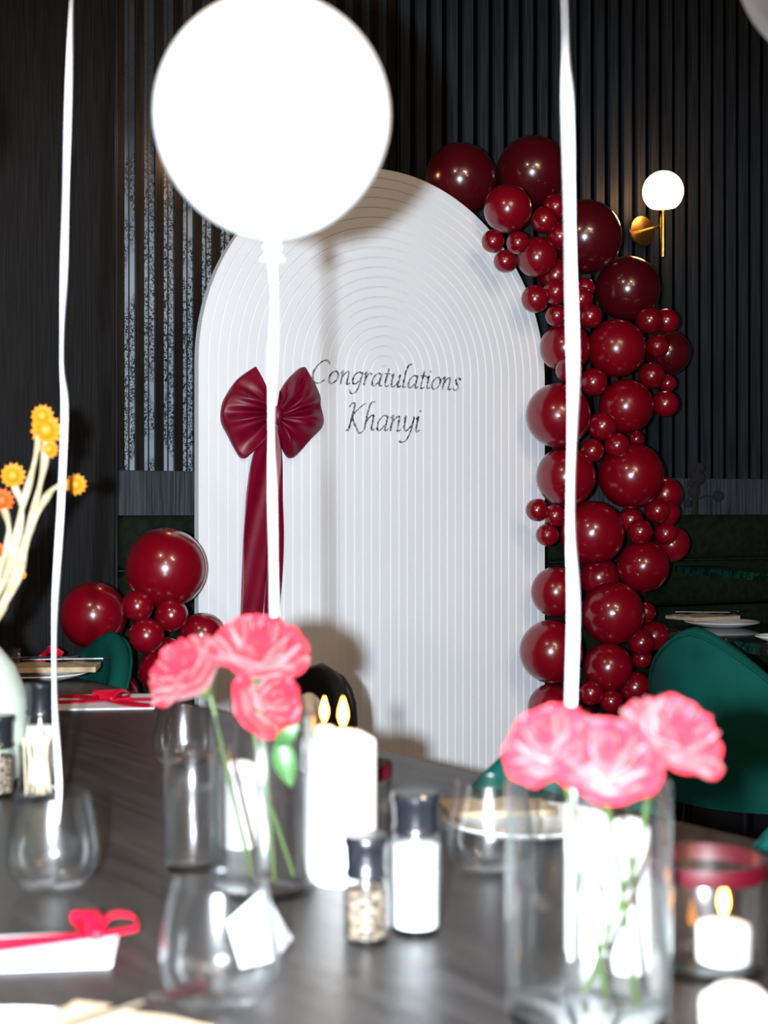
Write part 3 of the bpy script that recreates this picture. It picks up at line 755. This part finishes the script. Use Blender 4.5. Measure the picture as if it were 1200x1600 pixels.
# raised marble ledge behind it with ribbed navy base
hz = 0.946
h0 = P(1054, 884, (CH - hz) * F / 84.0); h1 = P(1205, 897, (CH - hz) * F / 97.0)
dz_ = (h1 - h0).normalized(); hn = Vector((-dz_.y, dz_.x, 0))
t3 = thing('marble_counter', 'narrow raised green marble counter in the dark before the wall bench at the right', 'table', (0, 0, 0))
hbase = Vector((h1.x, h1.y, 0)); t3.location = hbase
hp = [h0, h1 + dz_ * 0.5, h1 + dz_ * 0.5 + hn * 0.14, h0 + hn * 0.14]
hp = [Vector((p.x, p.y, hz)) - hbase for p in hp]
obj('counter_top', G().slab(hp, 0.024), M['marble'], t3, smooth=False)
for k in range(9):
    q = Vector((0, 0, 0)) + dz_ * (-0.055 + k * 0.022) + hn * 0.05
    obj('base_rib', G().tube([(q.x, q.y, 0.751), (q.x, q.y, hz - 0.024)], 0.0085, 8), M['navy'], t3)

# dark flower-shaped silhouette built as a solid shape on top of the bench back
def dark_silhouette():
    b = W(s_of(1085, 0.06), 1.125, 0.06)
    t = thing('flower_silhouette', 'dark flower-shaped silhouette standing on the bench back against the slats', 'flower', b)
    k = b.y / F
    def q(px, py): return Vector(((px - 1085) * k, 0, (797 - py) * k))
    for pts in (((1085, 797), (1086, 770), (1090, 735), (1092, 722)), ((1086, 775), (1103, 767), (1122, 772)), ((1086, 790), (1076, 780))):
        obj('stem', G().tube([q(*p) for p in pts], 0.012 if len(pts) > 3 else 0.004, 6), M['dark_silhouette'], t)
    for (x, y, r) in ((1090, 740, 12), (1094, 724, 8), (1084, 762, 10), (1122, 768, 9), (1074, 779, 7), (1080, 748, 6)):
        obj('silhouette_head', G().sphere(q(x, y), r * k, 9, 6, (1, 0.5, 1)), M['dark_silhouette'], t, smooth=False)
dark_silhouette()

# ------------------------------------------------------------------ glassware
def tumbler(loc, label, D=0.094, H=0.098, group='stemless wine tumblers', top=0.78):
    r = D / 2; t = 0.0014
    outp = [(0.30, 0.0), (0.42, 0.004), (0.72, 0.06), (0.93, 0.19), (1.0, 0.34), (0.985, 0.5), (0.93, 0.68), (0.85, 0.86), (top, 0.985)]
    outer = [(p.x, p.z) for p in catmull([(a * r, 0, b * H) for a, b in outp], 4)]
    inner = [(a - t, b) for a, b in outer if b > 0.07 * H][::-1]
    prof = [(0.0008, 0.002)] + outer + [(outer[-1][0] - t / 2, H)] + inner + [(inner[-1][0] * 0.85, 0.06 * H), (0.0008, 0.055 * H)]
    return obj('tumbler', G().lathe(prof, 48, capb=False, capt=False), M['glass'], loc=loc, label=label, cat='glass', group=group, angle=80)
tumbler(T(83, 1388), 'clear stemless tumbler at the left edge behind the card with the red bow')
tumbler(T(343, 1572), 'clear stemless tumbler nearest the viewer, in front of the white tent card', D=0.0925)
tumbler(T(765, 1362), 'clear stemless tumbler right of the salt grinder')
tumbler(T(287, 1196), 'clear stemless tumbler half hidden behind the left rose bloom')
def cyl(name, loc, D, H, label, water=None, band=None, group=None, cat='vase', base=0.008):
    r = D / 2; t = 0.0018
    root = thing(name, label, cat, loc, 0, group)
    prof = [(0.0008, 0.0), (r - 0.002, 0.0), (r, 0.002), (r, H - 0.001), (r - t / 2, H), (r - t, H - 0.001), (r - t, base + 0.002), (r - t - 0.002, base), (0.0008, base)]
    obj('body', G().lathe(prof, 56, capb=False, capt=False), M['glass'], root, angle=50)
    if water:
        obj('water', G().lathe([(r - t - 0.0006, base + 0.001), (r - t - 0.0006, water - 0.001), (r - t - 0.0012, water), (0.0008, water - 0.0005)], 48, capb=False, capt=False), M['water'], root, angle=50)
    if band:
        z0, z1 = band
        obj('ribbon_band', G().lathe([(r + 0.0004, z0), (r + 0.0012, (z0 + z1) / 2), (r + 0.0004, z1)], 48, capb=False, capt=False), M['dark_ribbon'], root, angle=80)
    return root
vA = T(301, 1357); vB = T(411, 1391); vD = T(919, 1588)
cyl('glass_vase', vA, 0.060, 0.134, 'narrow clear glass cylinder with water left of the left rose vase', water=0.088)
cyl('glass_vase', vB, 0.106, 0.180, 'clear glass cylinder vase holding the left roses', water=0.115)
cyl('glass_vase', vD, 0.126, 0.180, 'large clear glass cylinder vase holding the right roses', water=0.11)
gE = T(1103, 1513); gF = T(545, 1318)
cyl('candle_glass', gE, 0.100, 0.095, 'low glass with a dark red ribbon round its rim at the right edge', band=(0.080, 0.094), cat='candle holder')
cyl('candle_glass', gF, 0.100, 0.095, 'low glass with a dark red ribbon round its rim behind the tall candle', band=(0.078, 0.094), cat='candle holder')
# small cut glass on the far left of the table
def cut_glass(loc):
    g = G(); n = 16; rows = []
    for (r, z) in ((0.027, 0.0), (0.030, 0.004), (0.035, 0.07), (0.0335, 0.07), (0.0285, 0.008), (0.001, 0.008)):
        rows.append([(r * (1 + 0.04 * (k % 2)) * math.cos(2 * PI * k / n), r * (1 + 0.04 * (k % 2)) * math.sin(2 * PI * k / n), z) for k in range(n)])
    g.grid(rows, True); obj('tumbler', g, M['glass'], loc=loc, label='small cut glass tumbler at the far left edge beside the plate', cat='glass', smooth=False)
cut_glass(T(8, 1060))

# ------------------------------------------------------------------ candles
def candle(loc, D, H, label, lit=True, dome=0.006, group='white candles'):
    t = thing('candle', label, 'candle', loc, 0, group); r = D / 2
    obj('wax_body', G().lathe([(r * 0.98, 0), (r, 0.003), (r, H - dome - 0.003), (r * 0.96, H - dome), (r * 0.55, H - dome * 0.25), (r * 0.15, H)], 44), M['wax'], t, angle=50)
    obj('wick', G().tube([(0, 0, H - 0.002), (0.001, 0, H + 0.008)], 0.0009, 6), M['wick'], t)
    if lit:
        fl = [(0.0006, 0.002), (0.0032, 0.007), (0.0050, 0.013), (0.0046, 0.019), (0.0026, 0.026), (0.0004, 0.033)]
        obj('flame', G().lathe([(a, H + b) for a, b in fl], 16), M['flame'], t, angle=80)
    return t
candle(T(536, 1374), 0.070, 0.158, 'tall thick white pillar candle, lit, left of the grinders', dome=0.010)
candle(T(507, 1300), 0.034, 0.130, 'slim white lit candle hidden behind the thick pillar candle', dome=0.006)
candle(T(374, 1322), 0.042, 0.100, 'short white candle standing behind the left rose vase', lit=False)
candle(T(982, 1514), 0.037, 0.128, 'white candle seen through the right vase, right one of two', lit=False, dome=0.008)
candle(T(918, 1486), 0.040, 0.125, 'white candle seen through the right vase, left one of two', lit=False, dome=0.008)
candle(gE + Vector((0.014, -0.004, 0.0085)), 0.046, 0.034, 'small white lit candle inside the low ribboned glass at the right', dome=0.004)
candle(T(1152, 1606), 0.056, 0.034, 'small white tealight candle at the bottom right corner', lit=False, dome=0.012)

# ------------------------------------------------------------------ grinders, toothpicks
def grinder(loc, D, H, cap, fill, label, m, group='glass spice grinders'):
    t = thing('grinder', label, 'grinder', loc, 0, group); r = D / 2; hb = H - cap
    obj('jar', G().lathe([(0.001, 0), (r * 0.94, 0), (r, 0.004), (r, hb - 0.012), (r * 0.86, hb), (r * 0.80, hb), (r * 0.93, hb - 0.014), (r * 0.93, 0.006), (0.001, 0.006)], 40, capb=False, capt=False), M['glass'], t, angle=50)
    obj('spice_fill', G().lathe([(0.001, 0.0065), (r * 0.91, 0.0065), (r * 0.91, fill), (0.001, fill + 0.002)], 32), m, t, angle=50)
    obj('cap', G().lathe([(r * 0.84, hb), (r * 0.93, hb + 0.002), (r * 0.93, hb + 0.006), (r * 0.86, hb + 0.008), (r * 0.92, H - 0.010), (r * 0.98, H - 0.008), (r * 0.98, H - 0.002), (r * 0.9, H)], 40), M['black_plastic'], t, angle=40)
    return t
grinder(T(573, 1471), 0.042, 0.096, 0.038, 0.048, 'pepper grinder with short black cap and speckled peppercorns, in the centre', M['pepper'])
grinder(T(650, 1455), 0.046, 0.128, 0.038, 0.080, 'salt grinder with black cap and white salt, right of the pepper grinder in the centre', M['salt'])
grinder(T(63, 1228), 0.044, 0.146, 0.046, 0.085, 'salt grinder with black cap behind the toothpick glass at the left', M['salt'])
grinder(T(-3, 1244), 0.044, 0.110, 0.044, 0.055, 'pepper grinder cut by the left edge of the picture', M['pepper'])
tp = T(58, 1250)
tg = cyl('toothpick_glass', tp, 0.050, 0.075, 'small glass packed with pale toothpicks at the left', cat='glass')
for k in range(26):
    a = R.uniform(0, 2 * PI); r1 = R.uniform(0.0, 0.019); r2 = R.uniform(0.004, 0.021); b = a + R.uniform(-1, 1)
    obj('toothpick', G().tube([(r1 * math.cos(a), r1 * math.sin(a), 0.0095), (r2 * math.cos(b), r2 * math.sin(b), 0.082 + R.uniform(-.004, .012))], [0.0011, 0.0013], 5), M['toothpick'], None, loc=tp,
        label='pale wooden toothpick standing in the small glass at the left', cat='toothpick', group='toothpicks in the small glass')

# ------------------------------------------------------------------ roses
def petal_mesh(layer, seed):
    rr = random.Random(seed); nA, nT = 8, 7; rows = []
    K = layer
    Rm = [0.17, 0.31, 0.46, 0.62, 0.76][K]; Hh = [0.98, 0.97, 0.93, 0.84, 0.70][K]
    half = [1.5, 1.15, 0.95, 0.80, 0.72][K]; flare = [0.0, 0.05, 0.12, 0.18, 0.22][K]; curl = [0.0, 0.03, 0.09, 0.18, 0.26][K]
    p1, p2 = rr.uniform(0, 6), rr.uniform(0, 6)
    for j in range(nT + 1):
        t = j / nT; row = []
        wsc = math.sin(PI * min(1, 0.18 + 0.5 * t)) if t < 0.65 else math.sqrt(max(0.05, 1 - ((t - 0.62) / 0.46) ** 2.4))
        for i in range(nA + 1):
            a = (i / nA - 0.5) * 2; phi = a * half * wsc
            r = Rm * (0.12 + 0.88 * math.sin(min(1, t * 1.15) * PI / 2)) + flare * t ** 4
            r += 0.03 * math.sin(3 * a + p1) * t * t + 0.05 * (a * a) * (K > 1) * t
            z = Hh * t - curl * max(0, t - 0.6) ** 1.5 * 3 * (1 + 0.3 * math.sin(2 * a + p2)) + 0.035 * math.sin(4 * a + p2) * t * t
            z -= 0.10 * a * a * t
            row.append((r * math.cos(phi), r * math.sin(phi), z - 0.30))
        rows.append(row)
    return mesh('petal', G().grid(rows), M['petal'], angle=180)
PET = [[petal_mesh(l, 10 * l + q) for q in range(2)] for l in range(5)]
def rose(c, r, tilt, spin, foot, label, leaves=(), bend=0.0, group=None, inner=True):
    """c bloom centre (world), r bloom radius, tilt = direction the bloom faces, foot = stem end"""
    c = Vector(c); foot = Vector(foot)
    t = thing('rose', label, 'rose', foot, 0, group)
    q = Vector(tilt).normalized().to_track_quat('Z', 'Y')
    n = 0
    for l, cnt in ((0, 3), (1, 5), (2, 6), (3, 7), (4, 7)):
        for k in range(cnt):
            o = obj('petal', PET[l][(n + k) % 2], None, t)
            n += 1
            ang = spin + 2 * PI * k / cnt + l * 0.7 + R.uniform(-.12, .12)
            o.rotation_mode = 'QUATERNION'; o.rotation_quaternion = q @ Matrix.Rotation(ang, 3, 'Z').to_quaternion() @ Matrix.Rotation(R.uniform(-.06, .06), 3, 'Y').to_quaternion()
            o.location = c - foot; o.scale = (r, r, r * R.uniform(1.15, 1.28))
    bud = obj('bud', G().lathe([(0.02, -0.3), (0.13, -0.1), (0.15, 0.3), (0.11, 0.62), (0.03, 0.74)], 14), M['petal'], t)
    bud.rotation_mode = 'QUATERNION'; bud.rotation_quaternion = q; bud.location = c - foot; bud.scale = (r, r, r * 1.2)
    down = -(q @ Vector((0, 0, 1)))
    base = c + down * r * 0.3
    obj('calyx', G().sphere(base - foot, r * 0.2, 12, 8), M['stem'], t)
    mid = (base + foot) / 2 + Vector((bend, 0.0, 0.01))
    pts = catmull([base, base + down * 0.012, mid, foot], 8)
    obj('stem', G().tube([p - foot for p in pts], 0.0024, 8), M['stem'], t)
    for (la, lc, ls, ld) in leaves:
        lg = G(); rows = []
        a = Vector(la) - foot; b = Vector(lc) - foot; ax = (b - a); sd = ax.cross(Vector((0, 1, 0))).normalized()
        for i in range(9):
            s = i / 8; wv = ls * math.sin(PI * s ** 0.8) * 0.5
            m_ = a + ax * s + Vector((0, ld * math.sin(PI * s), 0))
            rows.append([m_ - sd * wv + Vector((0, -0.003, 0)), m_, m_ + sd * wv + Vector((0, -0.003, 0))])
        lo = obj('leaf', lg.grid(rows), M['leaf'], t, angle=180)
        md = lo.modifiers.new('solid', 'SOLIDIFY'); md.thickness = 0.0006
    return t
b0 = 0.012
rose(P(303, 1060, 1.44), 0.049, (-0.6, -0.25, 0.75), 0.3, vB + Vector((-0.012, 0.01, b0)), 'pink-red rose on the left of the left vase, turned sideways', bend=0.0)
rose(P(403, 1030, 1.41), 0.052, (0.12, -0.40, 0.92), 1.1, vB + Vector((0.012, -0.005, b0)), 'pink-red rose standing tallest in the left vase, open towards the viewer',
     leaves=((P(430, 1165, 1.40), P(470, 1128, 1.39), 0.016, -0.01), (P(437, 1150, 1.40), P(456, 1232, 1.40), 0.024, -0.006)))
rose(P(412, 1096, 1.43), 0.040, (0.6, -0.7, 0.3), 2.0, vB + Vector((0.03, 0.012, b0)), 'smaller pink-red rose drooping low over the right rim of the left vase', bend=-0.012)
rose(P(864, 1172, 1.05), 0.037, (-0.45, -0.5, 0.75), 0.8, vD + Vector((0.015, 0.01, b0)), 'pink-red rose leftmost in the right vase')
rose(P(948, 1200, 1.03), 0.041, (0.0, -0.6, 0.8), 2.2, vD + Vector((0.035, -0.01, b0)), 'pink-red rose in the middle of the right vase facing the viewer')
rose(P(1044, 1165, 1.06), 0.042, (0.4, -0.4, 0.8), 1.5, vD + Vector((0.0, 0.02, b0)), 'pink-red rose rightmost and highest in the right vase', bend=0.01)

# ------------------------------------------------------------------ straw flowers in a sage vase (left edge)
va = T(-36, 1225)
obj('ceramic_vase', G().lathe([(0.045, 0), (0.06, 0.01), (0.074, 0.07), (0.072, 0.12), (0.052, 0.168), (0.026, 0.20), (0.022, 0.225), (0.025, 0.232), (0.020, 0.231), (0.018, 0.2), (0.001, 0.19)], 48), M['sage'],
    loc=va, label='pale sage ceramic vase cut by the left edge, holding the yellow dried flowers', cat='vase')
fd = va.y
def straw(x, y, r, mk, path, label):
    foot = va + Vector((0.0, 0, 0.196))
    t = thing('strawflower', label, 'dried flower', foot, 0, 'yellow dried strawflowers')
    c = P(x, y, fd) - foot; k = r / F * fd
    o = obj('flower_core', G().sphere(c + Vector((0, -0.1 * k, 0)), k * 0.5, 14, 9), M[mk], t)
    for ring, (cnt, rad, wd) in enumerate(((9, 0.62, 0.28), (11, 0.85, 0.26), (13, 1.05, 0.22))):
        for q in range(cnt):
            a = 2 * PI * q / cnt + ring * 0.4
            u = Vector((math.cos(a), 0.0, math.sin(a))); v = Vector((-math.sin(a), 0, math.cos(a)))
            pts = [c + u * k * 0.2 + v * k * wd * .6, c + u * k * 0.2 - v * k * wd * .6,
                   c + u * k * rad * 0.7 - v * k * wd + Vector((0, -0.5 * k + 0.25 * ring * k, 0)), c + u * k * rad + Vector((0, -0.45 * k + 0.3 * ring * k, 0)), c + u * k * rad * 0.7 + v * k * wd + Vector((0, -0.5 * k + 0.25 * ring * k, 0))]
            g = G().add(pts, [(0, 1, 2, 3, 4)])
            obj('bract', g, M[mk], t, smooth=False)
    pts = catmull([P(px, py, fd) - foot for px, py in path] + [Vector((0, 0, 0))], 6)
    obj('stem', G().tube(pts, [0.0045 + 0.0012 * math.sin(i * 0.9) for i in range(len(pts))], 8), M['twig'], t)
    return t
straw(72, 672, 25, 'straw', ((72, 690), (62, 760), (40, 840), (20, 900), (0, 960)), 'yellow strawflower tallest of the dried bunch at the left')
straw(66, 650, 18, 'straw', ((64, 665), (52, 730), (30, 810), (8, 900)), 'yellow strawflower bud just above the tallest head')
straw(76, 702, 15, 'straw', ((72, 712), (60, 770), (42, 850), (22, 920)), 'pale yellow strawflower bud just below the tallest head')
straw(20, 743, 20, 'straw', ((22, 760), (34, 800), (18, 880), (-10, 940)), 'yellow strawflower lower left of the tallest head, near the picture edge')
straw(118, 757, 17, 'straw', ((104, 758), (82, 765), (60, 800), (34, 860), (10, 930)), 'yellow strawflower alone to the right of the white ribbon')
straw(3, 782, 19, 'straw_orange', ((6, 795), (14, 830), (4, 880)), 'orange strawflower cut by the left edge of the picture')
straw(-4, 860, 12, 'straw_orange', ((-2, 870), (-8, 900)), 'small orange bud lowest at the left edge')
straw(34, 898, 7, 'straw', ((26, 880), (14, 850), (24, 880), (10, 940)), 'tiny pale dried bud low on the bunch at the left')

# ------------------------------------------------------------------ place cards, menus with bows, plates, napkins
def strip(g, pts, wd, th=0.0006, side=Vector((0, 0, 1))):
    pts = catmull(pts, 8); a = []; b = []
    for i, p in enumerate(pts):
        t = (pts[min(i + 1, len(pts) - 1)] - pts[max(i - 1, 0)]).normalized()
        sd = side - t * side.dot(t); sd.normalize(); a.append(p + sd * wd / 2); b.append(p - sd * wd / 2)
    nrm = Vector((0, 0, th)) if abs(side.z) < 0.5 else Vector((0, -th, 0))
    return g.grid([a, b, [p - nrm for p in b], [p - nrm for p in a], a])
def menu(c, rz, sx, sy, label, knot=(0.3, 0.0), wd=0.018):
    t = thing('menu_card', label, 'card', c, rz)
    obj('card', G().box((0, 0, 0.0012), (sx, sy, 0.0012)).box((0.002, 0.002, 0.0026), (sx * 0.99, sy * 0.99, 0.0010)), M['paper'], t, smooth=False)
    k = Vector((knot[0] * sx, knot[1] * sy, 0.008))
    for j, (dy, e) in enumerate(((0.25, 0.42), (-0.30, -0.05))):
        g = strip(G(), [Vector((-sx / 2 - 0.001, e * sy, 0.0046)), Vector((-sx * 0.2, e * sy * 0.6, 0.0052)), k], wd, side=Vector((0, 1, 0)))
        obj('ribbon_strap', g, M['red_ribbon'], t, angle=180)
        if knot[0] < 0.2:
            g = strip(G(), [Vector((sx / 2 + 0.001, -e * sy, 0.0046)), Vector((sx * 0.25, -e * sy * 0.6, 0.0052)), k], wd, side=Vector((0, 1, 0)))
            obj('ribbon_strap', g, M['red_ribbon'], t, angle=180)
    for sgn, ang in ((1, 0.15), (1, 2.05)):
        u = Vector((math.cos(ang), math.sin(ang), 0)); L_ = 0.032 if ang < 1 else 0.034
        pts = [k, k + u * L_ * 0.4 + Vector((0, 0, 0.016)), k + u * L_ + Vector((0, 0, 0.014)), k + u * L_ * 1.1 + Vector((0, 0, 0.004)), k + u * L_ * 0.6 + Vector((0, 0, 0.001)), k]
        obj('bow_loop', strip(G(), pts, wd, side=Vector((-u.y, u.x, 0))), M['red_ribbon'], t, angle=180)
    obj('bow_knot', G().sphere(k, 0.007, 12, 8, (1, 1, 0.8)), M['red_ribbon'], t)
    return t
menu(T(55, 1492) + Vector((-0.02, 0, 0)), 0.12, 0.175, 0.092, 'white card tied with a red satin bow, near the left edge in the foreground', knot=(0.40, 0.28))
menu(T(166, 1098), 0.12, 0.20, 0.22, 'white card with crossed red ribbon further back, before the left green chair', knot=(0.05, 0.0), wd=0.05)
tc = thing('tent_card', 'small folded white place card behind the nearest tumbler', 'card', T(405, 1508))
tp0 = T(405, 1508)
dT = tp0.y
def tq(px, py, dd=0.0): return P(px, py, dT + dd) - tp0
g = G().add([tq(354, 1440, 0.02), tq(376, 1513, -0.015), tq(424, 1502, 0.0), tq(408, 1392, 0.02)], [(0, 1, 2, 3)])
o = obj('front_flap', g, M['paper'], tc, smooth=False); m_ = o.modifiers.new('s', 'SOLIDIFY'); m_.thickness = 0.0006
g = G().add([tq(409, 1386, 0.0205), tq(425, 1502, 0.001), tq(441, 1487, 0.03), tq(457, 1466, 0.05)], [(0, 1, 2, 3)])
o = obj('rear_flap', g, M['paper'], tc, smooth=False); m_ = o.modifiers.new('s', 'SOLIDIFY'); m_.thickness = 0.0006

plate(Vector((-0.275, 0.935, 0.75)), 0.120, 'white plate cut by the bottom left corner')
napkin(Vector((-0.190, 0.975, 0.7705)), 0.12, 0.085, 0.008, -0.45, 'beige napkin beside the bottom left plate under a fork', waves=0.002)
fork(Vector((-0.196, 0.992, 0.781)), math.radians(46), 'steel fork with its tines pointing at the nearest tumbler')
plate(T(62, 1062), 0.11, 'white plate far left at the end of the dining table')
napkin(T(85, 1060) + Vector((0, 0, 0.0195)), 0.20, 0.12, 0.012, 0.1, 'beige napkin folded on the far left plate')
knife(T(105, 1054) + Vector((0, 0, 0.0345)), 0.15, 'steel knife across the far left napkin')
fork(T(60, 1052) + Vector((0, 0, 0.0345)), 0.05, 'steel fork on the far left napkin')
g = strip(G(), [T(50, 1046) + Vector((0, 0, 0.004)), T(62, 1046) + Vector((0.01, 0, 0.03)), T(78, 1043) + Vector((0.0, 0, 0.045)), T(84, 1043) + Vector((0.02, 0, 0.03))], 0.02, side=Vector((0, 0.3, 1)))
obj('ribbon_bow', g, M['red_ribbon'], label='small red ribbon end sticking up behind the far left plate', cat='ribbon', angle=180)
plate(T(820, 1300), 0.10, 'white plate behind the tumbler and the right vase')
napkin(T(775, 1292) + Vector((0, 0, 0.0195)), 0.13, 0.08, 0.008, 0.1, 'beige napkin on the plate behind the right vase')
# standing napkin by the black chair
g = G(); rows = []
for i in range(9):
    a = i / 8; x = (a - 0.5) * 0.040; y = 0.018 * math.cos(a * PI * 3)
    rows.append([(x * 1.25, y, 0), (x, y * 0.8, 0.07), (x * 0.8 - 0.004, y * 0.5, 0.118 - 0.02 * abs(a - 0.4))])
o = obj('napkin', g.grid(rows), M['napkin_white'], loc=T(489, 1205), label='white napkin folded upright behind the left roses, before the black chair', cat='napkin', angle=180)
m_ = o.modifiers.new('s', 'SOLIDIFY'); m_.thickness = 0.002
